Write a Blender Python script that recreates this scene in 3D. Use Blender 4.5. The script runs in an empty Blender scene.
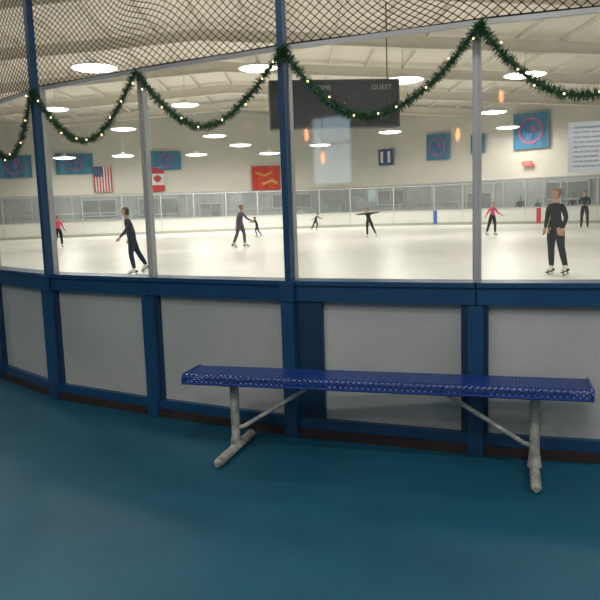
import bpy, bmesh, math, random
from mathutils import Vector, Matrix
random.seed(7)
scene = bpy.context.scene
scene.view_settings.view_transform = 'Standard'
COL = scene.collection

# ---------------------------------------------------------------- materials
def mat(name, c1, c2=None, rough=0.6, metal=0.0, scale=5.0, detail=3.0, bump=0.0, spec=0.5, emit=None, es=0.0):
    m = bpy.data.materials.new(name); m.use_nodes = True
    nt = m.node_tree; b = nt.nodes['Principled BSDF']
    b.inputs['Roughness'].default_value = rough
    b.inputs['Metallic'].default_value = metal
    b.inputs['Specular IOR Level'].default_value = spec
    if c2 is None: c2 = tuple(x*0.85 for x in c1)
    tc = nt.nodes.new('ShaderNodeTexCoord')
    n = nt.nodes.new('ShaderNodeTexNoise'); n.inputs['Scale'].default_value = scale; n.inputs['Detail'].default_value = detail
    r = nt.nodes.new('ShaderNodeValToRGB')
    r.color_ramp.elements[0].position = .3; r.color_ramp.elements[1].position = .7
    r.color_ramp.elements[0].color = (*c1, 1); r.color_ramp.elements[1].color = (*c2, 1)
    nt.links.new(tc.outputs['Object'], n.inputs['Vector'])
    nt.links.new(n.outputs['Fac'], r.inputs['Fac'])
    nt.links.new(r.outputs['Color'], b.inputs['Base Color'])
    if bump:
        bp = nt.nodes.new('ShaderNodeBump'); bp.inputs['Strength'].default_value = bump; bp.inputs['Distance'].default_value = .01
        nt.links.new(n.outputs['Fac'], bp.inputs['Height']); nt.links.new(bp.outputs['Normal'], b.inputs['Normal'])
    if emit:
        b.inputs['Emission Color'].default_value = (*emit, 1); b.inputs['Emission Strength'].default_value = es
    return m

M = {}
M['floor'] = mat('rubber_floor', (.004,.060,.105), (.007,.085,.138), rough=.55, scale=1.3, detail=9, bump=.2, spec=.22)
# ice: mottled, with stretched skate scuffs
def icemat():
    m = mat('ice', (.68,.68,.64), (.78,.78,.75), rough=.30, scale=.35, detail=6, spec=.4)
    nt = m.node_tree; b = nt.nodes['Principled BSDF']; tc = [n for n in nt.nodes if n.type == 'TEX_COORD'][0]
    base = b.inputs['Base Color'].links[0].from_socket
    prev = base
    for ang, sc in ((.5,(.35,6,1)),(-.7,(.30,5,1))):
        mp = nt.nodes.new('ShaderNodeMapping'); mp.inputs['Rotation'].default_value = (0,0,ang); mp.inputs['Scale'].default_value = sc
        n = nt.nodes.new('ShaderNodeTexNoise'); n.inputs['Scale'].default_value = 1.0; n.inputs['Detail'].default_value = 8; n.inputs['Roughness'].default_value = .7
        mr = nt.nodes.new('ShaderNodeMapRange'); mr.inputs[1].default_value = .55; mr.inputs[2].default_value = .72; mr.inputs[3].default_value = 0; mr.inputs[4].default_value = .35
        mx = nt.nodes.new('ShaderNodeMix'); mx.data_type = 'RGBA'; mx.inputs[7].default_value = (.50,.51,.50,1)
        nt.links.new(tc.outputs['Object'], mp.inputs[0]); nt.links.new(mp.outputs[0], n.inputs['Vector']); nt.links.new(n.outputs['Fac'], mr.inputs[0])
        nt.links.new(mr.outputs[0], mx.inputs[0]); nt.links.new(prev, mx.inputs[6]); prev = mx.outputs[2]
    nt.links.new(prev, b.inputs['Base Color'])
    return m
M['ice'] = icemat()
M['wallw'] = mat('white_wall', (.72,.68,.60), (.65,.62,.55), rough=.8, scale=.4)
M['wallb'] = mat('lower_wall', (.34,.36,.36), (.28,.30,.31), rough=.7, scale=.6)
M['lobby'] = mat('lobby_wall', (.40,.42,.43), (.36,.38,.39), rough=.8)
M['ceil'] = mat('ceiling_panel', (.80,.75,.65), (.72,.67,.59), rough=.7, scale=.3)
M['beam'] = mat('beam_paint', (.80,.75,.66), (.72,.68,.60), rough=.6)
M['blue'] = mat('blue_paint', (.008,.060,.15), (.007,.048,.125), rough=.4, scale=3)
M['blued'] = mat('blue_paint_dark', (.005,.032,.085), (.004,.026,.07), rough=.5, scale=3)
M['panel'] = mat('board_panel', (.47,.475,.455), (.39,.40,.385), rough=.5, scale=1.6, detail=6)
M['kick'] = mat('kick_strip', (.030,.018,.016), (.02,.012,.010), rough=.7, scale=6)
M['alu'] = mat('aluminium', (.50,.50,.49), (.44,.44,.44), rough=.45, metal=.3)
M['fboard'] = mat('far_board', (.70,.70,.67), (.65,.65,.62), rough=.5, scale=.4)
M['fkick'] = mat('far_kick', (.42,.42,.34), rough=.5, scale=.4)
M['net'] = mat('net_cord', (.012,.012,.012), rough=.9)
M['green'] = mat('garland_green', (.012,.075,.030), (.035,.12,.05), rough=.7, scale=30)
M['bulb'] = mat('fairy_bulb', (1,.6,.2), rough=.4, emit=(1,.60,.30), es=5)
M['pend'] = mat('filament_bulb', (1,.4,.15), rough=.4, emit=(1,.33,.10), es=22)
M['daywin'] = mat('daylight_pane', (.3,.4,.5), rough=.2, emit=(.70,.90,1.0), es=3.0)
M['seat'] = mat('seat_coating', (.009,.040,.23), (.008,.034,.19), rough=.28, scale=8)
M['leg'] = mat('worn_white_paint', (.50,.50,.45), (.20,.19,.17), rough=.5, scale=18, detail=8, bump=.2)
M['black'] = mat('black', (.008,.008,.010), rough=.6)
M['dark'] = mat('dark_gray', (.04,.04,.045), rough=.6)
M['pane'] = mat('window_pane', (.13,.15,.16), (.20,.22,.22), rough=.3)
M['white'] = mat('white', (.75,.75,.73), rough=.6)
M['paper'] = mat('paper', (.80,.81,.81), (.76,.77,.77), rough=.7)
M['print'] = mat('printed_text', (.50,.51,.53), rough=.7)
M['dim'] = mat('dim_lettering', (.32,.32,.32), rough=.7)
M['red'] = mat('red', (.55,.03,.03), rough=.7)
M['rust'] = mat('red_orange', (.60,.045,.02), rough=.7)
M['yel'] = mat('yellow', (.60,.33,.05), rough=.7)
M['navy'] = mat('navy', (.03,.06,.20), rough=.7)
M['teal'] = mat('banner_teal', (.04,.22,.36), (.035,.18,.31), rough=.7)
M['purple'] = mat('banner_pink', (.42,.12,.30), rough=.7)
M['lineblue'] = mat('line_blue', (.04,.13,.45), rough=.5)
M['exit'] = mat('exit_red', (.8,.05,.03), emit=(1,.10,.06), es=1.2)
M['lamp'] = mat('lamp_lens', (1,1,1), emit=(1,.97,.90), es=9)
M['skin'] = mat('skin', (.50,.27,.18), (.46,.24,.16), rough=.5)
M['eye'] = mat('eye', (.02,.015,.01), rough=.2)
M['lip'] = mat('lip', (.4,.10,.09), rough=.5)
M['blade'] = mat('blade_steel', (.6,.6,.6), rough=.2, metal=.9)
M['hair_br'] = mat('hair_brown', (.26,.085,.030), (.17,.06,.02), rough=.6, scale=60)
M['hair_bk'] = mat('hair_black', (.015,.01,.008), rough=.5, scale=60)
M['hair_bl'] = mat('hair_blonde', (.38,.24,.10), rough=.6, scale=60)
M['c_black'] = mat('cloth_black', (.008,.008,.011), (.012,.012,.016), rough=.95, spec=.15)
M['c_char'] = mat('cloth_charcoal', (.025,.03,.04), rough=.95, spec=.2)
M['c_pink'] = mat('cloth_pink', (.75,.08,.19), rough=.9)
M['c_plum'] = mat('cloth_plum', (.11,.07,.12), rough=.9)
M['c_navy'] = mat('cloth_navy', (.012,.022,.045), rough=.95, spec=.2)

def glassmat(name, refl, haze):
    g = bpy.data.materials.new(name); g.use_nodes = True
    nt = g.node_tree; nt.nodes.clear()
    o = nt.nodes.new('ShaderNodeOutputMaterial'); mx = nt.nodes.new('ShaderNodeMixShader'); mx2 = nt.nodes.new('ShaderNodeMixShader')
    tr = nt.nodes.new('ShaderNodeBsdfTransparent'); tr.inputs[0].default_value = (.965,.975,.965,1)
    gl = nt.nodes.new('ShaderNodeBsdfGlossy'); gl.inputs['Roughness'].default_value = .035
    df = nt.nodes.new('ShaderNodeBsdfDiffuse'); df.inputs[0].default_value = (.75,.80,.80,1)  # mottled diffuse film lifts the darks, imitating haze in the glass
    tc = nt.nodes.new('ShaderNodeTexCoord'); n = nt.nodes.new('ShaderNodeTexNoise'); n.inputs['Scale'].default_value = 2.2; n.inputs['Detail'].default_value = 7
    mp = nt.nodes.new('ShaderNodeMapRange'); mp.inputs[1].default_value = .35; mp.inputs[2].default_value = .75; mp.inputs[3].default_value = haze*.4; mp.inputs[4].default_value = haze*2.0
    nt.links.new(tc.outputs['Object'], n.inputs['Vector']); nt.links.new(n.outputs['Fac'], mp.inputs[0]); nt.links.new(mp.outputs[0], mx2.inputs[0])
    mx.inputs[0].default_value = refl
    nt.links.new(tr.outputs[0], mx2.inputs[1]); nt.links.new(df.outputs[0], mx2.inputs[2])
    nt.links.new(mx2.outputs[0], mx.inputs[1]); nt.links.new(gl.outputs[0], mx.inputs[2]); nt.links.new(mx.outputs[0], o.inputs[0])
    return g
M['glass'] = glassmat('tempered_glass', .05, .022)
M['fglass'] = glassmat('far_glass', .05, .05)

# ---------------------------------------------------------------- helpers
def empty(name, loc=(0,0,0), yaw=0):
    e = bpy.data.objects.new(name, None); e.location = loc; e.rotation_euler = (0,0,yaw)
    e.empty_display_size = .2
    COL.objects.link(e); return e

def finish(bm, name, mats, parent=None, smooth=False, loc=(0,0,0)):
    me = bpy.data.meshes.new(name)
    bmesh.ops.recalc_face_normals(bm, faces=bm.faces)
    bm.to_mesh(me); bm.free()
    for m in mats: me.materials.append(M[m] if isinstance(m, str) else m)
    if smooth:
        for p in me.polygons: p.use_smooth = True
    ob = bpy.data.objects.new(name, me); COL.objects.link(ob); ob.location = loc
    if parent: ob.parent = parent
    return ob

def box(bm, c, s, yaw=0, mi=0, rot=None):
    R = rot if rot is not None else Matrix.Rotation(yaw, 3, 'Z')
    vs = []
    for dx in (-.5,.5):
        for dy in (-.5,.5):
            for dz in (-.5,.5):
                vs.append(bm.verts.new(Vector(c) + R @ Vector((dx*s[0], dy*s[1], dz*s[2]))))
    for f in [(0,1,3,2),(4,6,7,5),(0,4,5,1),(2,3,7,6),(0,2,6,4),(1,5,7,3)]:
        fc = bm.faces.new([vs[i] for i in f]); fc.material_index = mi

def seg(bm, p, q, thick, z0, z1, mi=0, off=0.0, t0=0.0, t1=None):
    """upright slab along plan segment p->q, 'off' shifts it toward the lobby side"""
    p = Vector((p[0],p[1],0)); q = Vector((q[0],q[1],0)); d = q-p; L = d.length; d.normalize()
    n = Vector((d.y,-d.x,0))
    if n.y > 0: n = -n
    if t1 is None: t1 = L
    a = p+d*t0; b = p+d*t1
    c = (a+b)/2 + n*off
    box(bm, (c.x,c.y,(z0+z1)/2), ((b-a).length, thick, z1-z0), yaw=math.atan2(d.y,d.x), mi=mi)

def tube(bm, pts, rads, n=10, mi=0, flat=1.0):
    pts = [Vector(p) for p in pts]
    if not hasattr(rads, '__len__'): rads = [rads]*len(pts)
    rings = []
    for i, p in enumerate(pts):
        if i == 0: t = pts[1]-p
        elif i == len(pts)-1: t = p-pts[i-1]
        else: t = (pts[i+1]-p).normalized()+(p-pts[i-1]).normalized()
        t.normalize()
        up = Vector((0,0,1)) if abs(t.z) < .9 else Vector((1,0,0))
        a = t.cross(up).normalized(); b = a.cross(t).normalized()
        rings.append([bm.verts.new(p + rads[i]*(math.cos(2*math.pi*k/n)*a + flat*math.sin(2*math.pi*k/n)*b)) for k in range(n)])
    for i in range(len(rings)-1):
        for k in range(n):
            f = bm.faces.new([rings[i][k], rings[i][(k+1)%n], rings[i+1][(k+1)%n], rings[i+1][k]]); f.material_index = mi
    for r in (rings[0], rings[-1]):
        f = bm.faces.new(r); f.material_index = mi

def ball(bm, c, r, mi=0, seg_=12, ring=8, rot=None):
    r = (r,r,r) if not hasattr(r,'__len__') else r
    mt = Matrix.Translation(Vector(c)) @ (rot.to_4x4() if rot is not None else Matrix.Identity(4)) @ Matrix.Diagonal((*r,1))
    res = bmesh.ops.create_uvsphere(bm, u_segments=seg_, v_segments=ring, radius=1, matrix=mt)
    fs = set()
    for v in res['verts']:
        for f in v.link_faces: fs.add(f)
    for f in fs: f.material_index = mi
    return res['verts']

# ---------------------------------------------------------------- hall shell
def wall(name, p, q, z0=0, z1=10, m='wallw', thick=.2):
    bm = bmesh.new(); seg(bm, p, q, thick, z0, z1)
    return finish(bm, name, [m])

bm = bmesh.new(); box(bm, (-2,28,-.1), (80,72,.2)); finish(bm, 'floor', ['floor'])
wall('wall_far', (-41,49.7), (4,62)); wall('wall_right', (4,62), (37,33.1))
wall('wall_east', (36,34), (36,-7.5)); wall('wall_left', (-40,50), (-40,-7.5)); wall('wall_back', (-40,-7), (36,-7), m='lobby')
for nm, p, q in (('trim_1',(-41,49.7),(4,62)), ('trim_2',(4,62),(37,33.1))):
    bm = bmesh.new(); seg(bm, p, q, .06, .0, 3.1, off=.14)
    seg(bm, p, q, .10, 3.1, 3.2, off=.15, mi=1)
    L = math.hypot(q[0]-p[0], q[1]-p[1])
    for j in range(int(L/3)): seg(bm, p, q, .10, 0, 3.1, off=.16, mi=1, t0=3*j, t1=3*j+.12)
    finish(bm, nm, ['wallb','alu'])

def cz(x): return 9.7 - .065*abs(x+4)
bm = bmesh.new()
for xa, xb in ((-41,-4),(-4,37)):
    v = [bm.verts.new((x,y,cz(x))) for x,y in ((xa,-8),(xb,-8),(xb,64),(xa,64))]
    bm.faces.new(v)
finish(bm, 'ceiling', ['ceil'])
bm = bmesh.new()
for y in range(4, 62, 7):
    for xa, xb in ((-40,-4),(-4,36)):
        xe = xb
        if xa == -4: xe = min(36, 4+(62-y)/.875)
        L = math.hypot(xe-xa, cz(xe)-cz(xa)); ang = math.atan2(cz(xe)-cz(xa), xe-xa)
        R = Matrix.Rotation(-ang, 3, 'Y')
        c = Vector(((xa+xe)/2, y, (cz(xa)+cz(xe))/2))
        box(bm, c+Vector((0,0,-.42)), (L,.10,.50), rot=R)
        box(bm, c+Vector((0,0,-.70)), (L,.34,.05), rot=R)
for i in range(-38, 36, 2):
    ye = 61.5 if i < 4 else 62-(i-4)*.875
    if i < 4: ye = 60.5+.27*i
    box(bm, (i, (ye-6)/2, cz(i)-.12), (.09, ye+6, .2))
finish(bm, 'roof_frame', ['beam'])

# ---------------------------------------------------------------- ice
NEAR = [(24,2.2),(12,2.6),(4.78,3.52),(3.56,3.72),(2.34,4.0),(1.12,4.38),(-.04,4.87),(-1.13,5.47),(-2.13,6.10),(-2.98,6.98),(-3.75,7.92),(-5.5,10.2),(-19,27)]
FAR = [(-33,38),(-31,43),(-25,47),(-18,49.6),(-10,51.8),(-3,53.2),(4,53.4),(7.2,52.8),(10,51.6),(17,45.6),(24,39.6),(30,32),(31,12)]
bm = bmesh.new()
vs = [bm.verts.new((x,y,.03)) for x,y in NEAR+FAR]
f = bm.faces.new(vs); bmesh.ops.triangulate(bm, faces=[f]); finish(bm, 'ice_rink', ['ice'])

# ---------------------------------------------------------------- far boards
fb = empty('dasher_boards')
loop = [NEAR[-1]] + FAR + [NEAR[0]]
bm = bmesh.new(); bk = bmesh.new(); bp = bmesh.new(); bg = bmesh.new()
for i in range(len(loop)-1):
    p, q = loop[i], loop[i+1]
    seg(bm, p, q, .10, .22, 1.10); seg(bk, p, q, .13, .03, .22, mi=1); seg(bk, p, q, .18, 1.08, 1.16, mi=0)
    L = math.hypot(q[0]-p[0], q[1]-p[1]); n = max(1, round(L/2.4))
    for k in range(n):
        t = L*k/n
        seg(bp, p, q, .08, 1.15, 2.9, t0=t, t1=t+.08); seg(bp, p, q, .12, .2, 1.1, t0=t, t1=t+.03)
    seg(bp, p, q, .04, 2.86, 2.92)
    seg(bg, p, q, .012, 1.15, 2.88)
finish(bm, 'far_panels', ['fboard'], fb); finish(bk, 'far_caps', ['alu','fkick'], fb); finish(bp, 'far_posts', ['alu'], fb); finish(bg, 'far_glass', ['fglass'], fb)
bm = bmesh.new()
seg(bm, (10,51.6),(17,45.6), .15, .1, 1.17, mi=0, t0=.0, t1=.3)
seg(bm, (10,51.6),(17,45.6), .15, .1, 1.17, mi=1, t0=7.70, t1=8.0)
finish(bm, 'rink_lines', ['lineblue','red'], fb)

# ---------------------------------------------------------------- near boards
nb = fb
GT = 2.67
bl = bmesh.new(); bd = bmesh.new(); bpn = bmesh.new(); bkk = bmesh.new(); bgl = bmesh.new(); bal = bmesh.new(); bif = bmesh.new()
for i in range(len(NEAR)-1):
    p, q = NEAR[i], NEAR[i+1]      # runs right -> left
    L = math.hypot(q[0]-p[0], q[1]-p[1])
    seg(bl, p, q, .17, .965, 1.09, off=.0)
    seg(bl, p, q, .20, 1.075, 1.105, off=.0)
    seg(bl, p, q, .10, .065, .135, off=.03)
    seg(bkk, p, q, .12, 0, .065, off=.035)
    seg(bpn, p, q, .02, .13, .97, off=.02)
    seg(bif, p, q, .02, .05, 1.0, off=-.06)
    seg(bgl, p, q, .012, 1.10, GT, off=0)
    seg(bal, p, q, .03, GT-.02, GT+.01, off=0)
    wl, wr = .04, .04
    if NEAR[i] == (1.12,4.38): wl, wr = .20, .06
    seg(bd, p, q, .07, .13, .97, off=.035, t0=0, t1=wr+.03)
    seg(bd, p, q, .07, .13, .97, off=.035, t0=L-wl-.03, t1=L)
BLUE_POSTS = {6, 8, 4, 10}
for i in range(1, len(NEAR)-1):
    p = NEAR[i]; a = NEAR[i-1]; b = NEAR[i+1]
    yaw = math.atan2(b[1]-a[1], b[0]-a[0])
    n = Vector((math.sin(yaw), -math.cos(yaw), 0)); n = n if n.y < 0 else -n
    c = Vector((p[0],p[1],0))
    box(bl, c+n*.06+Vector((0,0,.48)), (.095,.12,.96), yaw=yaw)
    if i in BLUE_POSTS:
        box(bl, c+n*.06+Vector((0,0,2.8)), (.045,.06,3.7), yaw=yaw)
        box(bal, c+n*.0+Vector((0,0,(1.1+GT)/2)), (.056,.05,GT-1.1), yaw=yaw)
        box(bl, c+n*.11+Vector((0,0,1.03)), (.11,.03,.13), yaw=yaw)
    else:
        box(bal, c+n*.02+Vector((0,0,(1.1+GT)/2)), (.050,.05,GT-1.1), yaw=yaw)
        box(bal, c+n*.05+Vector((0,0,(1.1+GT)/2)), (.02,.02,GT-1.14), yaw=yaw)
finish(bl, 'frame', ['blue'], nb); finish(bd, 'stiles', ['blued'], nb); finish(bpn, 'panels', ['panel'], nb)
finish(bkk, 'kick_strip', ['kick'], nb); finish(bgl, 'glass', ['glass'], nb); finish(bal, 'glass_posts', ['alu'], nb); finish(bif, 'ice_facing', ['fboard'], nb)

def path_pts():
    acc = [0]
    for i in range(1, len(NEAR)): acc.append(acc[-1]+math.hypot(NEAR[i][0]-NEAR[i-1][0], NEAR[i][1]-NEAR[i-1][1]))
    return acc
ACC = path_pts()
def along(s):
    for i in range(1, len(ACC)):
        if s <= ACC[i] or i == len(ACC)-1:
            t = (s-ACC[i-1])/(ACC[i]-ACC[i-1]); p, q = Vector(NEAR[i-1]), Vector(NEAR[i])
            return p+(q-p)*t

# ---------------------------------------------------------------- safety netting
cu = bpy.data.curves.new('safety_netting', 'CURVE'); cu.dimensions = '3D'; cu.bevel_depth = .0030; cu.bevel_resolution = 0
S0, S1 = ACC[2]-1.2, ACC[11]
def netp(s, z):
    p = along(s)
    h = z-GT
    return (p.x + .03*math.sin(3.1*s+2*h)*min(1,h*2), p.y + .05*math.sin(2.3*s)*h - .10*h, z + .12*math.sin(s*2.6)*h + .045*math.sin(5*s+3*h)*min(1,h*3))
ZT = 4.4; pitch = .066
def addspline(pts):
    if len(pts) < 2: return
    sp = cu.splines.new('POLY'); sp.points.add(len(pts)-1)
    for j, c in enumerate(pts): sp.points[j].co = (*c, 1)
kk = int((S1-S0)/pitch)
for sgn in (-1,1):
    for k in range(-32, kk+32):
        s = S0+k*pitch; pts = []
        for j in range(0, 29):
            z = GT+.01+(ZT-GT)*j/28
            ss = s+sgn*(z-GT)*1.35
            if S0 <= ss <= S1: pts.append(netp(ss, z))
        addspline(pts)
nto = bpy.data.objects.new('safety_netting', cu); cu.materials.append(M['net']); COL.objects.link(nto)
cu2 = bpy.data.curves.new('net_cable', 'CURVE'); cu2.dimensions = '3D'; cu2.bevel_depth = .007
for z in (GT+.015, ZT):
    pts = [netp(S0+(S1-S0)*j/80, z) for j in range(81)]
    sp = cu2.splines.new('POLY'); sp.points.add(80)
    for j, c in enumerate(pts): sp.points[j].co = (*c, 1)
cb = bpy.data.objects.new('net_cable', cu2); cu2.materials.append(M['net']); COL.objects.link(cb); cb.parent = nto

# ---------------------------------------------------------------- garland
ga = empty('christmas_garland')
bg_ = bmesh.new(); bb = bmesh.new()
def garland(pts):
    tube(bg_, pts, .010, n=6)
    for i in range(len(pts)-1):
        a, b = pts[i], pts[i+1]; d = (b-a); L = d.length; dn = d.normalized()
        for _ in range(int(L*1500)):
            p = a + d*random.random()
            r = Vector((random.gauss(0,1), random.gauss(0,1), random.gauss(0,1))); r -= r.dot(dn)*dn; r.normalize()
            r = (r + dn*random.uniform(-.5,.7)).normalized()
            l = random.uniform(.022,.050)
            w = r.cross(Vector((random.random(),random.random(),random.random()))).normalized()*.003
            v = [bg_.verts.new(p-w), bg_.verts.new(p+w), bg_.verts.new(p+r*l+w*.4), bg_.verts.new(p+r*l-w*.4)]
            bg_.faces.new(v)
def lights(pts, step):
    acc = 0
    for i in range(len(pts)-1):
        acc += (pts[i+1]-pts[i]).length
        if acc > step:
            acc = random.uniform(-.05,.03)
            ball(bb, pts[i]+Vector((random.uniform(-.03,.03), -.035, random.uniform(-.03,.03))), .0062, seg_=6, ring=5)
SAG = {4:.46, 5:.47, 6:.43, 7:.44, 8:.50, 3:.45, 2:.4, 9:.45}
for i in range(2, 10):
    p = Vector((*NEAR[i],0)); q = Vector((*NEAR[i+1],0)); pts = []
    for j in range(25):
        t = j/24; c = p+(q-p)*t
        sag = 1-(2*t-1)**2; sag = sag*.75+.25*math.sin(math.pi*t)
        pts.append(Vector((c.x-.03, c.y-.12, GT-.04 - SAG[i]*sag + .012*math.sin(9*t+i))))
    garland(pts); lights(pts, .14)
for i in (5,6,8):
    p = NEAR[i]
    pts = [Vector((p[0]-.02+.02*math.sin(j), p[1]-.14, GT-.02-.022*j)) for j in range(6)]
    garland(pts)
finish(bg_, 'greenery', ['green'], ga); finish(bb, 'fairy_lights', ['bulb'], ga, smooth=True)

# ---------------------------------------------------------------- notice sheet on glass
def onwall(i, t, off):
    p = Vector((*NEAR[i],0)); q = Vector((*NEAR[i+1],0)); d = (q-p).normalized(); n = Vector((d.y,-d.x,0)); n = n if n.y<0 else -n
    return p+(q-p)*t+n*off, math.atan2(d.y,d.x)
c, yw = onwall(4, .42, .016); yw += math.pi
ns = empty('notice_sign', (c.x, c.y, 1.90), yw)
bm = bmesh.new(); box(bm, (0,0,0), (.44,.006,.29)); finish(bm, 'sheet', ['paper'], ns)
bm = bmesh.new()
for r in range(9):
    x = -.19
    while x < .17:
        w = random.uniform(.015,.05); w = min(w, .19-x)
        if r == 0: w = .36
        box(bm, (x+w/2, -.005, .115-.028*r), (w, .002, .006 if r else .010)); x += w+.008
finish(bm, 'print', ['print'], ns)

# ---------------------------------------------------------------- bench
yawb = math.atan2(-.286, .958)
be = empty('park_bench', (.45,4.25,0), yawb)
LEN = 2.50; ZS = .545; W = .29; LIP = .055; RC = .022
def prof(s):
    arc = RC*math.pi/2; l1 = LIP-RC; top = W-2*RC
    if s < l1: return (-W/2, ZS-LIP+s)
    s -= l1
    if s < arc: a = s/RC; return (-W/2+RC-RC*math.cos(a), ZS-RC+RC*math.sin(a))
    s -= arc
    if s < top: return (-W/2+RC+s, ZS)
    s -= top
    if s < arc: a = s/RC; return (W/2-RC+RC*math.sin(a), ZS-RC+RC*math.cos(a))
    s -= arc
    return (W/2, ZS-RC-s)
STOT = 2*(LIP-RC)+RC*math.pi+W-2*RC
bm = bmesh.new()
nx = 72; ny = 14; a = (LEN-.04)/nx; b = STOT/ny
def P(x, s):
    s = min(max(s, 0), STOT); x = min(max(x, -LEN/2+.02), LEN/2-.02)
    y, z = prof(s); return bm.verts.new((x, y, z))
for i in range(nx*2+1):
    for j in range(ny*2+1):
        if (i+j) % 2: continue
        cx = -LEN/2+.02+i*a/2; cs = j*b/2
        k = .52
        dirs = [(1,0),(0,1),(-1,0),(0,-1)]
        o_ = [P(cx+d[0]*a/2, cs+d[1]*b/2) for d in dirs]; n_ = [P(cx+d[0]*a/2*k, cs+d[1]*b/2*k) for d in dirs]
        for q in range(4):
            try: bm.faces.new([o_[q], o_[(q+1)%4], n_[(q+1)%4], n_[q]])
            except Exception: pass
bmesh.ops.remove_doubles(bm, verts=bm.verts, dist=.0004)
bmesh.ops.dissolve_degenerate(bm, edges=bm.edges, dist=.0002)
st = finish(bm, 'seat_mesh', ['seat'], be)
sm = st.modifiers.new('thick', 'SOLIDIFY'); sm.thickness = .005; sm.offset = 0
bm = bmesh.new()
tube(bm, [(-LEN/2,-W/2,ZS-LIP),(LEN/2,-W/2,ZS-LIP)], .009); tube(bm, [(-LEN/2,W/2,ZS-LIP),(LEN/2,W/2,ZS-LIP)], .009)
for sx in (-1,1):
    pr = [(sx*(LEN/2-.008), *prof(STOT*t/24)) for t in range(25)]
    tube(bm, pr, .010)
    vsx = [bm.verts.new((sx*(LEN/2-.012), y, z)) for _,y,z in pr]; bm.faces.new(vsx)
finish(bm, 'seat_rim', ['seat'], be, smooth=False)
bm = bmesh.new()
for sx in (-1,1):
    x = sx*.945
    tube(bm, [(x,0,.06),(x,0,.30),(x,0,ZS-.07)], .030, n=16)
    tube(bm, [(x,-.335,.026),(x,-.31,.031),(x,.28,.031),(x,.305,.026)], [.018,.030,.030,.018], n=14)
    tube(bm, [(x,0,.035),(x,0,.10)], [.042,.034], n=16)
    box(bm, (x,0,ZS-.062), (.06,.27,.016))
    tube(bm, [(x,0,.16),(x-sx*.06,0,.175),(x-sx*.52,0,ZS-.085),(x-sx*.58,0,ZS-.068)], .0145, n=10)
    for sy in (-1,1):
        tube(bm, [(x,sy*.24,.03),(x,sy*.24,.070)], .010, n=6)
box(bm, (0,0,ZS-.06), (LEN-.2,.04,.012))
finish(bm, 'legs', ['leg'], be, smooth=False)

# ---------------------------------------------------------------- lamps
def bay(x, y, z, power=250, r=.8):
    e = empty('ceiling_lamp', (x,y,z))
    bm = bmesh.new()
    n = 24
    prof_ = [(.08,.26),(.12,.24),(.15,.16),(r*.75,.06),(r,.02),(r,-.02),(r*.96,-.02)]
    rings = [[bm.verts.new((rr*math.cos(2*math.pi*k/n), rr*math.sin(2*math.pi*k/n), zz)) for k in range(n)] for rr, zz in prof_]
    for i in range(len(rings)-1):
        for k in range(n): bm.faces.new([rings[i][k], rings[i][(k+1)%n], rings[i+1][(k+1)%n], rings[i+1][k]])
    bm.faces.new(rings[0])
    tube(bm, [(0,0,.25),(0,0,cz(x)-z-.03)], .014, n=6)
    finish(bm, 'housing', ['white'], e, smooth=False)
    bm = bmesh.new()
    rings = []
    for rr, zz in ((r*.95,-.01),(r*.8,-.06),(r*.5,-.09),(.05,-.10)):
        rings.append([bm.verts.new((rr*math.cos(2*math.pi*k/n), rr*math.sin(2*math.pi*k/n), zz)) for k in range(n)])
    for i in range(len(rings)-1):
        for k in range(n): bm.faces.new([rings[i][k], rings[i][(k+1)%n], rings[i+1][(k+1)%n], rings[i+1][k]])
    bm.faces.new(rings[-1])
    finish(bm, 'lens', ['lamp'], e, smooth=True)
    ld = bpy.data.lights.new('lamp_light', 'AREA'); ld.shape = 'DISK'; ld.size = r*1.5; ld.energy = power; ld.color = (1,.955,.87)
    lo = bpy.data.objects.new('lamp_light', ld); lo.location = (0,0,-.12); COL.objects.link(lo); lo.parent = e
for L_ in [(-7.6,27.9,7.2,.9),(-1.37,29,7.2,.80),(5.0,32.8,7.2,.95),(10.45,32.5,7.2,.95),(-5.75,38.1,7.2,.75),(-12.6,38.1,7.2,.7),(12.6,45.4,7.2,.85),
          (-11.4,47.9,7.2,.85),(6.6,49.5,6.6,.8),(-5.4,48.3,6.6,.8),(-3.9,51.2,6.2,.8),(1.87,53.3,6.2,.8),(-12.3,51,5.7,.8),(-16.5,51,5.7,.8),(-7.2,52,5.7,.8),(-1.9,53,5.7,.8),(14.6,49.0,6.6,.8),
          (2.3,42,7.2,.6)]:
    bay(L_[0], L_[1], L_[2], 235, L_[3])
for x in (-15,-5,5,15,24):  # extra lamps out of view, added for more light over the ice
    for y in (10,17.5): bay(x, y, 7.9, 265, .8)
def fill_light(x, y, z, power):  # unseen fill lights, added to brighten the lobby floor and board backs
    e = empty('lobby_fill_light', (x,y,z))
    bm = bmesh.new(); box(bm, (0,0,.04), (1.3,.34,.07)); box(bm, (0,.16,-.01),(1.3,.02,.06)); box(bm, (0,-.16,-.01),(1.3,.02,.06))
    for sx in (-.5,.5): tube(bm, [(sx,0,.07),(sx,0,cz(x)-z-.06)], .008, n=6)
    finish(bm, 'housing', ['white'], e)
    bm = bmesh.new(); tube(bm, [(-.6,-.07,-.01),(.6,-.07,-.01)], .016); tube(bm, [(-.6,.07,-.01),(.6,.07,-.01)], .016); finish(bm, 'fill_tubes', ['lamp'], e)
    ld = bpy.data.lights.new('lamp_light', 'AREA'); ld.shape = 'RECTANGLE'; ld.size = 1.2; ld.size_y = .28; ld.energy = power; ld.color = (1,.99,.94)
    lo = bpy.data.objects.new('lamp_light', ld); lo.location = (0,0,-.045); COL.objects.link(lo); lo.parent = e
for x in (-5,0,5):
    for y in (.6,-2.5): fill_light(x, y, 5.6, 98)
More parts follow.
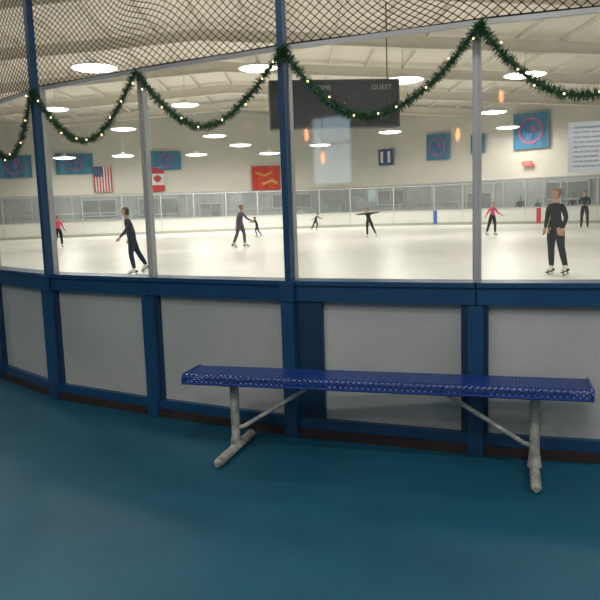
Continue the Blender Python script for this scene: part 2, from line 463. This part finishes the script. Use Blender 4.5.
for x, y, z in ((-4.8,-.46,2.42),(-4.98,-.27,2.81),(-3.2,-2.07,2.73),(-1.2,-3.0,3.3)):
    e = empty('pendant_lamp', (x,y,z)); bm = bmesh.new()
    tube(bm, [(0,0,.16),(0,0,cz(x)-z-.03)], .004, n=6); tube(bm, [(0,0,.10),(0,0,.17)], [.02,.015], n=10); finish(bm, 'cord', ['black'], e)
    bm = bmesh.new(); tube(bm, [(0,0,-.10),(0,0,-.07),(0,0,.05),(0,0,.10)], [.008,.028,.028,.015], n=12); finish(bm, 'bulb', ['pend'], e, smooth=True)
# daylight window in the wall behind the camera
e = empty('window_20', (-10.5,-6.86,3.2)); bm = bmesh.new(); box(bm, (0,0,0), (1.5,.02,1.9)); finish(bm, 'pane', ['daywin'], e)
bm = bmesh.new()
for s in (-1,1): box(bm, (s*.78,.02,0), (.08,.08,2.0)); box(bm, (0,.02,s*.98), (1.64,.08,.08))
box(bm, (0,.02,.2), (1.5,.06,.05)); finish(bm, 'frame', ['alu'], e)

# ---------------------------------------------------------------- scoreboard
sc = empty('scoreboard', (1.40,25,5.1), math.radians(6))
bm = bmesh.new(); box(bm, (0,0,0), (4.5,.5,1.6)); 
for z in (-.78,.78): box(bm, (0,-.27,z), (4.5,.06,.06), mi=1)
for x in (-2.23,2.23): box(bm, (x,-.27,0), (.06,.06,1.6), mi=1)
for x in (-1.9,1.9): tube(bm, [(x,0,.8),(x,0,4.0)], .02, n=6, mi=1)
finish(bm, 'cabinet', ['black','dark'], sc)
def seven(bm, x, z, h, s, mi=0):
    segs = {'0':'abcdef','1':'bc','2':'abged','3':'abgcd','5':'afgcd','8':'abcdefg','7':'abc'}[s]
    w = h*.5; t = h*.1
    P_ = {'a':(0,h/2,w,t),'g':(0,0,w,t),'d':(0,-h/2,w,t),'f':(-w/2,h/4,t,h/2),'b':(w/2,h/4,t,h/2),'e':(-w/2,-h/4,t,h/2),'c':(w/2,-h/4,t,h/2)}
    for q in segs:
        a_ = P_[q]; box(bm, (x+a_[0],-.255,z+a_[1]), (a_[2],.02,a_[3]), mi=mi)
bm = bmesh.new()
for x, s in ((-.65,'0'),(-.35,'0'),(1.55,'0'),(1.85,'0'),(.4,'1'),(.7,'2')): seven(bm, x, .1, .34, s)
for x in (-.5,.6,1.6): box(bm, (x,-.255,-.5), (.5,.02,.10))
finish(bm, 'digits', ['dark'], sc)
def text(s, parent, loc, size, m):
    c = bpy.data.curves.new('lettering', 'FONT'); c.body = s; c.size = size; c.align_x = 'CENTER'; c.extrude = .004
    o = bpy.data.objects.new('lettering', c); c.materials.append(M[m]); COL.objects.link(o); o.parent = parent
    o.location = loc; o.rotation_euler = (math.pi/2,0,0)
text('HOME', sc, (-.45,-.26,.46), .24, 'dim'); text('GUEST', sc, (1.65,-.26,.46), .24, 'dim')

# ---------------------------------------------------------------- banners / flags
def ripple_sheet(bm, w, h, mi=0, nx=14, x0=None, z0=None, ww=None, hh=None, amp=.04, yoff=0, front=None):
    x0 = -w/2 if x0 is None else x0; z0 = -h/2 if z0 is None else z0; ww = w if ww is None else ww; hh = h if hh is None else hh
    cols = []
    for i in range(nx+1):
        x = x0+ww*i/nx; y = amp*math.sin(x*7)+yoff
        cols.append((bm.verts.new((x,y,z0)), bm.verts.new((x,y,z0+hh))))
    for i in range(nx):
        f = bm.faces.new([cols[i][0], cols[i+1][0], cols[i+1][1], cols[i][1]]); f.material_index = mi
YF = math.atan2(12.3,45); YR = math.atan2(-28.9,33)
def hang(name, x, y, z, w, h, yaw):
    n = Vector((math.sin(yaw), -math.cos(yaw), 0))
    c = Vector((x,y,z))+n*.35
    e = empty(name, c, yaw); bm = bmesh.new(); tube(bm, [(-w/2-.08,0,h/2),(w/2+.08,0,h/2)], .03, n=6)
    for s in (-1,1): tube(bm, [(s*w/2,0,h/2),(s*w/2,.22,h/2)], .02, n=6)
    finish(bm, 'rod', ['alu'], e); return e
for (x,y,z,w,h,yaw,m1,em) in [(-10.6,58,5.75,2.5,1.5,YF,'teal',0),(-17.4,56.2,5.6,2.8,1.6,YF,'teal',0),(-21.7,55,5.45,2.6,1.7,YF,'teal',0),
                        (16.9,50.7,6.46,2.6,2.5,YR,'teal',1),(11.3,55.6,5.94,2.0,2.0,YR,'teal',1),(7.66,58.8,5.5,1.5,1.3,YR,'navy',2),(13.85,53.4,5.9,1.2,1.4,YR,'teal',0)]:
    e = hang('club_banner', x, y, z, w, h, yaw)
    bm = bmesh.new(); ripple_sheet(bm, w, h); finish(bm, 'cloth', [m1], e)
    bm = bmesh.new(); r = min(w,h)*.37
    if em == 2:
        for s in (-1,1): box(bm, (s*.35,-.06,0), (.25,.02,h*.7), mi=2)
    else:
        for k in range(28):
            a0 = 2*math.pi*k/28; a1 = 2*math.pi*(k+1)/28
            vv = [bm.verts.new((q*math.cos(an), -.06, q*math.sin(an))) for q, an in ((r,a0),(r,a1),(r*.82,a1),(r*.82,a0))]
            bm.faces.new(vv)
        for px_, pz_ in ((-.3,.25),(.25,.1),(-.05,-.35)):
            box(bm, (r*px_,-.065,r*pz_), (r*.42,.02,r*.42), rot=Matrix.Rotation(.6+px_*3,3,'Y'), mi=1 if px_ < 0 else 0)
    finish(bm, 'emblem', ['purple','lineblue','white'], e)
e = hang('american_flag', -15.4, 56.7, 4.35, 1.4, 2.0, YF); bm = bmesh.new()
for k in range(13): ripple_sheet(bm, 1.4, 2.0, mi=k%2, x0=-.7+1.4*k/13, ww=1.4/13, nx=2)
ripple_sheet(bm, 1.4,2.0, mi=2, x0=-.7, ww=.75, z0=.2, hh=.8, nx=6, yoff=-.02)
for i in range(5):
    for j in range(5): box(bm, (-.6+.14*i, -.07, .28+.15*j), (.05,.01,.05), yaw=.7, mi=1)
finish(bm, 'cloth', ['red','white','navy'], e)
e = hang('canadian_flag', -11.3, 57.8, 4.25, 1.1, 1.9, YF); bm = bmesh.new()
ripple_sheet(bm, 1.1,1.9, mi=0, z0=-.95, hh=.5); ripple_sheet(bm, 1.1,1.9, mi=1, z0=-.45, hh=.9); ripple_sheet(bm, 1.1,1.9, mi=0, z0=.45, hh=.5)
leaf = [(0,-.4),(.03,-.15),(.25,-.2),(.2,-.08),(.36,.08),(.28,.12),(.3,.24),(.16,.2),(.18,.34),(.08,.26),(0,.42)]
leaf = leaf+[(-x,z) for x,z in reversed(leaf[1:-1])]
f = bm.faces.new([bm.verts.new((x*.95,-.06,z)) for x,z in leaf]); f.material_index = 0
finish(bm, 'cloth', ['red','white'], e)
e = hang('team_flag', -2.6, 60.2, 4.2, 2.5, 2.0, YF); bm = bmesh.new(); ripple_sheet(bm, 2.5, 2.0, amp=.07)
for pts in ([(-1.0,.55),(-.2,.25),(.6,.6),(.5,.4),(-.1,.08),(-.9,.35)], [(-.4,-.45),(.5,-.1),(1.0,-.35),(.9,-.6),(.4,-.35),(-.3,-.65)]):
    f = bm.faces.new([bm.verts.new((x,-.09,z)) for x,z in pts]); f.material_index = 1
finish(bm, 'cloth', ['rust','yel'], e)
e = empty('exit_sign', (16.5,50.6,4.2), YR); bm = bmesh.new(); box(bm, (0,-.05,0), (.75,.12,.30)); finish(bm, 'case', ['exit'], e); text('EXIT', e, (0,-.12,-.1), .24, 'white')

def onseg(p, q, t, off):
    p = Vector((*p,0)); q = Vector((*q,0)); d=(q-p).normalized(); n = Vector((d.y,-d.x,0)); n = n if n.y<0 else -n
    return p+(q-p)*t+n*off, math.atan2(d.y,d.x)
k = 1
for (p,q,t,w,h,zc,kind) in [((-41,49.7),(4,62),.66,3.2,1.3,2.1,'window'),((-41,49.7),(4,62),.56,2.6,1.3,2.1,'window'),((-41,49.7),(4,62),.75,1.8,2.2,1.1,'door'),((-41,49.7),(4,62),.90,3.4,1.2,2.2,'window'),
                            ((4,62),(37,33.1),.12,2.6,1.2,2.2,'window'),((4,62),(37,33.1),.30,2.0,2.3,1.15,'door'),((4,62),(37,33.1),.45,3.0,1.2,2.2,'window')]:
    c, yw = onseg(p, q, t, .24); e = empty('%s_%d' % (kind,k), (c.x,c.y,zc), yw); k += 1
    bm = bmesh.new(); box(bm, (0,0,0), (w,.05,h)); finish(bm, 'pane', ['pane'], e)
    bm = bmesh.new()
    for s in (-1,1): box(bm, (s*w/2,-.02,0), (.1,.12,h+.1)); box(bm, (0,-.02,s*h/2), (w+.1,.12,.1))
    box(bm, (0,-.02,0), (.06,.1,h)); finish(bm, 'frame', ['alu'], e)

def bleach(x, y, yaw, L):
    e = empty('bleachers', (x,y,0), yaw); bm = bmesh.new()
    for r in range(3):
        box(bm, (0, r*.7, .45+.4*r), (L,.28,.05)); box(bm, (0, r*.7-.35, .15+.4*r), (L,.3,.04))
        n = int(L/2)
        for j in range(n+1):
            xx = -L/2+.1+(L-.2)*j/n
            box(bm, (xx, r*.7, (.45+.4*r)/2), (.06,.06,.45+.4*r))
    tube(bm, [(-L/2,1.7,1.7),(L/2,1.7,1.7)], .03, n=6)
    for j in range(5): tube(bm, [(-L/2+L*j/4,1.7,0),(-L/2+L*j/4,1.7,1.7)], .03, n=6)
    finish(bm, 'tiers', ['alu'], e)
bleach(-17,53.0,YF,9); bleach(-2.5,57.0,YF,7); bleach(10.3,53.6,YR,5)

# ---------------------------------------------------------------- people
def person(name, loc, yaw, H, lean=(0,0), armA=None, armB=None, legA=None, legB=None, top='c_black', pants='c_black', hair='hair_br', boots='white', skates=True, bun=True, headturn=0, female=True):
    k = H/1.85
    e = empty(name, loc, yaw)
    V = Vector
    def U(v): return V(v).normalized()
    armA = armA or ((.25,0,-1),(.1,-.25,-1)); armB = armB or ((-.25,0,-1),(-.1,-.25,-1))
    legA = legA or ((.10,0,-1),(.05,.05,-1)); legB = legB or ((-.10,0,-1),(-.05,.05,-1))
    up = U((lean[0],lean[1],1)); sw = .150 if female else .172
    pel = V((0,0,0)); J = {}; J['pel'] = pel; J['sp'] = pel+up*.15; J['ch'] = pel+up*.32; J['nb'] = pel+up*.46; J['nk'] = pel+up*.55
    for s, arm, leg in ((1,armA,legA),(-1,armB,legB)):
        n = 'A' if s == 1 else 'B'
        sh = pel+up*.405+V((s*sw,0,0)); el = sh+U(arm[0])*.28; wr = el+U(arm[1])*.25; pa = wr+U(arm[1])*.07
        hp = pel+V((s*.085,0,-.07)); kn = hp+U(leg[0])*.43; an = kn+U(leg[1])*.41
        dn = U(leg[1]); fw = V((0,-1,0)); fw = (fw-fw.dot(dn)*dn).normalized()
        to = an+dn*.07+fw*.17; md = an+dn*.055+fw*.06
        J.update({'sh'+n:sh,'el'+n:el,'wr'+n:wr,'pa'+n:pa,'hp'+n:hp,'kn'+n:kn,'an'+n:an,'md'+n:md,'to'+n:to})
        J['ua'+n] = sh.lerp(el,.45); J['fa'+n] = el.lerp(wr,.35); J['th'+n] = hp.lerp(kn,.4); J['cf'+n] = kn.lerp(an,.35)
    gz = .185 if skates else .09
    dz = gz-min(J['anA'].z, J['anB'].z)
    for q in J: J[q] = (J[q]+V((0,0,dz)))*k
    R = dict(pel=.155, sp=.118, ch=.145, nb=.072, nk=.052)
    for n in 'AB':
        R.update({'sh'+n:.066,'ua'+n:.060,'el'+n:.048,'fa'+n:.045,'wr'+n:.030,'pa'+n:.034,'hp'+n:.118,'th'+n:.105,'kn'+n:.070,'cf'+n:.072,'an'+n:.052,'md'+n:.048,'to'+n:.036})
    names = list(J.keys()); idx = {n:i for i,n in enumerate(names)}
    E = [('pel','sp','t'),('sp','ch','t'),('ch','nb','t'),('nb','nk','s')]
    for n in 'AB':
        E += [('ch','sh'+n,'t'),('sh'+n,'ua'+n,'t'),('ua'+n,'el'+n,'t'),('el'+n,'fa'+n,'t'),('fa'+n,'wr'+n,'t'),('wr'+n,'pa'+n,'s'),
              ('pel','hp'+n,'p'),('hp'+n,'th'+n,'p'),('th'+n,'kn'+n,'p'),('kn'+n,'cf'+n,'p'),('cf'+n,'an'+n,'p'),('an'+n,'md'+n,'b'),('md'+n,'to'+n,'b')]
    me = bpy.data.meshes.new('body_tmp'); me.from_pydata([J[n] for n in names], [(idx[a],idx[b]) for a,b,_ in E], [])
    ob = bpy.data.objects.new('body_tmp', me); COL.objects.link(ob)
    md = ob.modifiers.new('Skin','SKIN'); md.branch_smoothing = .6
    sk = me.skin_vertices[0].data
    for n in names:
        r = R[n]*k*1.06
        sk[idx[n]].radius = (r, r*(.80 if n in ('pel','sp','ch') else 1)); sk[idx[n]].use_root = (n=='pel')
    ss = ob.modifiers.new('Sub','SUBSURF'); ss.levels = 2; ss.render_levels = 2
    bpy.context.view_layer.update()
    dg = bpy.context.evaluated_depsgraph_get()
    bmesh_ = bpy.data.meshes.new_from_object(ob.evaluated_get(dg)); bmesh_.name = 'body'
    bpy.data.objects.remove(ob)
    slot = {'t':0,'p':1,'s':2,'b':3}
    for m_ in (top, pants, 'skin', boots): bmesh_.materials.append(M[m_])
    segs = [(J[a], J[b], slot[t]) for a,b,t in E]
    for p in bmesh_.polygons:
        p.use_smooth = True; best = 1e9; c = p.center
        for a_, b_, s_ in segs:
            d = b_-a_; t = max(0,min(1,(c-a_).dot(d)/max(d.length_squared,1e-9))); q = (c-(a_+d*t)).length
            if q < best: best = q; bi = s_
        p.material_index = bi
    bo = bpy.data.objects.new('body', bmesh_); COL.objects.link(bo); bo.parent = e
    bm = bmesh.new()
    for n, s in (('A',1),('B',-1)):
        wr, pa = J['wr'+n], J['pa'+n]; d = (pa-wr).normalized()
        side = d.cross(V((1,0,0)));
        if side.length < .3: side = V((0,-1,0))-d*d.dot(V((0,-1,0)))
        side.normalize(); nrm = d.cross(side).normalized()*(-s)
        ball(bm, pa, (.036*k,.040*k,.030*k), seg_=10, ring=6)
        for f_, (o_, ln) in enumerate(((-.027,.070),(-.009,.080),(.009,.076),(.026,.058))):
            b0 = pa+side*o_*k+d*.02*k
            b1 = b0+d*ln*.45*k; b2 = b1+(d*.8+nrm*.5).normalized()*ln*.35*k; b3 = b2+(d*.5+nrm*.8).normalized()*ln*.25*k
            tube(bm, [b0,b1,b2,b3], [.0095*k,.009*k,.008*k,.005*k], n=6)
        b0 = wr.lerp(pa,.7)-side*.025*k; b1 = b0+(-side*.8+d*.7).normalized()*.035*k; b2 = b1+(d+nrm*.3).normalized()*.03*k
        tube(bm, [b0,b1,b2], [.012*k,.010*k,.006*k], n=6)
    finish(bm, 'hands', ['skin'], e, smooth=True)
    hc = J['nk']+up*.085*k
    Rh = Matrix.Rotation(headturn, 3, 'Z')
    bm = bmesh.new()
    vv = ball(bm, (0,0,0), (.076,.096,.118), seg_=20, ring=14)
    for v in vv:
        if v.co.z < -.02:
            t = (-.02-v.co.z)/.095; v.co.x *= 1-.35*t; v.co.y = v.co.y*(1-.25*t)-.012*t
    tube(bm, [(0,-.088,.018),(0,-.100,-.008),(0,-.110,-.022),(0,-.088,-.032)], [.006,.010,.014,.008], n=8)
    for s in (-1,1):
        ball(bm, (s*.030,-.083,.012), (.013,.009,.008), mi=1, seg_=8, ring=6)
        ball(bm, (s*.074,.006,-.006), (.011,.020,.032), seg_=8, ring=6)
        ball(bm, (s*.030,-.088,.032), (.018,.006,.004), mi=3, seg_=8, ring=6)
    ball(bm, (0,-.082,-.055), (.024,.008,.007), mi=2, seg_=8, ring=6)
    for v in bm.verts: v.co = hc + Rh @ (v.co*k)
    finish(bm, 'head', ['skin','eye','lip',hair], e, smooth=True)
    bm = bmesh.new()
    vv = ball(bm, (0,.010,.014), (.088,.104,.122), seg_=20, ring=14)
    kill = [v for v in vv if (v.co.y < -.035 and v.co.z < .065) or v.co.z < -.075]
    bmesh.ops.delete(bm, geom=kill, context='VERTS')
    if bun: ball(bm, (0,.100,.075), (.048,.042,.048), seg_=12, ring=8)
    else: ball(bm, (0,.06,-.045), (.062,.045,.06), seg_=12, ring=8)
    for v in bm.verts: v.co = hc + Rh @ (v.co*k)
    ho = finish(bm, 'hair', [hair], e, smooth=True)
    if skates:
        bm = bmesh.new()
        for n in 'AB':
            an, to = J['an'+n], J['to'+n]; kn = J['kn'+n]
            dn = (an-kn).normalized(); fw = V((0,-1,0)); fw = (fw-fw.dot(dn)*dn).normalized(); sd = dn.cross(fw)
            R3 = Matrix((sd, fw, -dn)).transposed()
            c0 = an+dn*.105*k+fw*.065*k
            box(bm, c0, (.07*k,.29*k,.018*k), rot=R3, mi=0)
            box(bm, c0-fw*.105*k-dn*.02*k, (.06*k,.06*k,.05*k), rot=R3, mi=0)
            box(bm, c0+dn*.065*k, (.006*k,.30*k,.022*k), rot=R3, mi=1)
            for o_ in (-.09,.09): box(bm, c0+fw*o_*k+dn*.035*k, (.014*k,.05*k,.055*k), rot=R3, mi=1)
        finish(bm, 'skate_blades', ['c_black','blade'], e)
    return e
IZ = .03
D = math.radians
# woman in black at right: weight on one leg, half turned, one elbow slightly bent
person('ice_skater', (5.36,14.6,IZ), D(-48), 1.80, lean=(.03,-.05), armA=((.22,.18,-1),(-.10,-.45,-1)), armB=((-.22,.10,-1),(.10,-.55,-.9)),
       legA=((.20,-.16,-1),(.20,.10,-1)), legB=((-.07,.08,-1),(-.03,.12,-1)), hair='hair_br', headturn=D(-15))
person('ice_skater', (-4.25,18.0,IZ), D(-62), 1.76, lean=(.05,-.24), armA=((.2,-.35,-.9),(.0,-.7,-.7)), armB=((-.2,.35,-.9),(-.1,-.2,-1)),
       legA=((.12,-.22,-1),(.05,.15,-1)), legB=((-.08,.42,-1),(-.05,.58,-1)), top='c_char', pants='c_navy', hair='hair_bk', bun=False)
person('ice_skater', (-2.40,29.4,IZ), D(70), 1.80, lean=(0,-.18), armA=((.3,-.5,-.8),(.1,-.9,-.5)), armB=((-.3,.3,-.9),(-.2,.1,-1)),
       legA=((.1,-.30,-1),(.05,.0,-1)), legB=((-.1,.25,-1),(-.05,.4,-1)), top='c_plum', pants='c_plum', hair='hair_br')
person('ice_skater', (-2.30,40.0,IZ), D(-70), 1.2, lean=(0,-.35), armA=((.3,-1,.1),(.1,-1,.2)), armB=((-.5,-.5,-.3),(-.3,-1,0)),
       legA=((.1,-.5,-1),(.05,.25,-1)), legB=((-.1,.35,-1),(-.05,.7,-1)), top='c_black', pants='c_char', hair='hair_bk')
person('ice_skater', (1.25,48.5,IZ), D(60), 1.25, lean=(.1,-.45), armA=((.3,-.6,-.6),(.2,-1,-.3)), armB=((-.3,.4,-.6),(-.3,.6,-.3)),
       legA=((.1,-.35,-1),(.05,.35,-1)), legB=((-.15,.4,-1),(-.05,.6,-1)), top='c_plum', pants='c_black', hair='hair_bk')
person('ice_skater', (3.5,34.5,IZ), D(-12), 1.47, lean=(-.10,-.10), armA=((1,-.1,.10),(1,-.2,.15)), armB=((-1,-.1,-.12),(-1,-.2,-.05)),
       legA=((.38,.1,-1),(.42,.3,-1)), legB=((-.06,0,-1),(.02,.05,-1)), top='c_black', pants='c_black', hair='hair_bk')
person('ice_skater', (9.0,32.5,IZ), D(20), 1.58, lean=(.02,-.1), armA=((.3,-.3,-.9),(.3,-.8,-.4)), armB=((-.6,.0,-.8),(-.6,-.2,-.8)),
       legA=((.12,-.15,-1),(.06,.10,-1)), legB=((-.14,.25,-1),(-.12,.3,-1)), top='c_pink', pants='c_black', hair='hair_bl')
person('ice_skater', (-11.75,34.6,IZ), D(30), 1.58, lean=(0,-.1), armA=((.25,-.2,-.9),(.2,-.6,-.6)), armB=((-.25,.2,-.9),(-.2,-.4,-.8)),
       legA=((.1,-.12,-1),(.05,.10,-1)), legB=((-.12,.22,-1),(-.08,.3,-1)), top='c_pink', pants='c_black', hair='hair_br')
person('ice_skater', (15.3,37.5,IZ), D(-25), 1.98, armA=((.3,-.1,-1),(-.5,-.7,-.2)), armB=((-.3,-.1,-1),(.5,-.7,-.2)), hair='hair_bk', bun=False, boots='c_black', female=False)
person('spectator', (15.5,49.0,0), D(-20), 2.0, skates=False, top='c_black', pants='c_navy', hair='hair_bk', boots='c_black', bun=False, female=False)
person('spectator', (16.5,48.3,0), D(10), 1.85, skates=False, top='c_char', pants='c_black', hair='hair_br', boots='c_black', bun=False)
person('spectator', (18.3,46.9,0), D(-10), 1.95, skates=False, top='c_black', pants='c_black', hair='hair_bk', boots='c_black', bun=False, female=False)

# ---------------------------------------------------------------- world + camera
w = bpy.data.worlds.new('World'); scene.world = w; w.use_nodes = True
w.node_tree.nodes['Background'].inputs[0].default_value = (.5,.55,.6,1); w.node_tree.nodes['Background'].inputs[1].default_value = .15
cd = bpy.data.cameras.new('camera'); cd.lens = 42; cd.sensor_width = 36; cd.clip_end = 300
co = bpy.data.objects.new('camera', cd); COL.objects.link(co)
co.matrix_world = Matrix.Translation((0,0,1.6)) @ Matrix.Rotation(math.radians(90-7.5),4,'X') @ Matrix.Rotation(-.033,4,'Z')
scene.camera = co
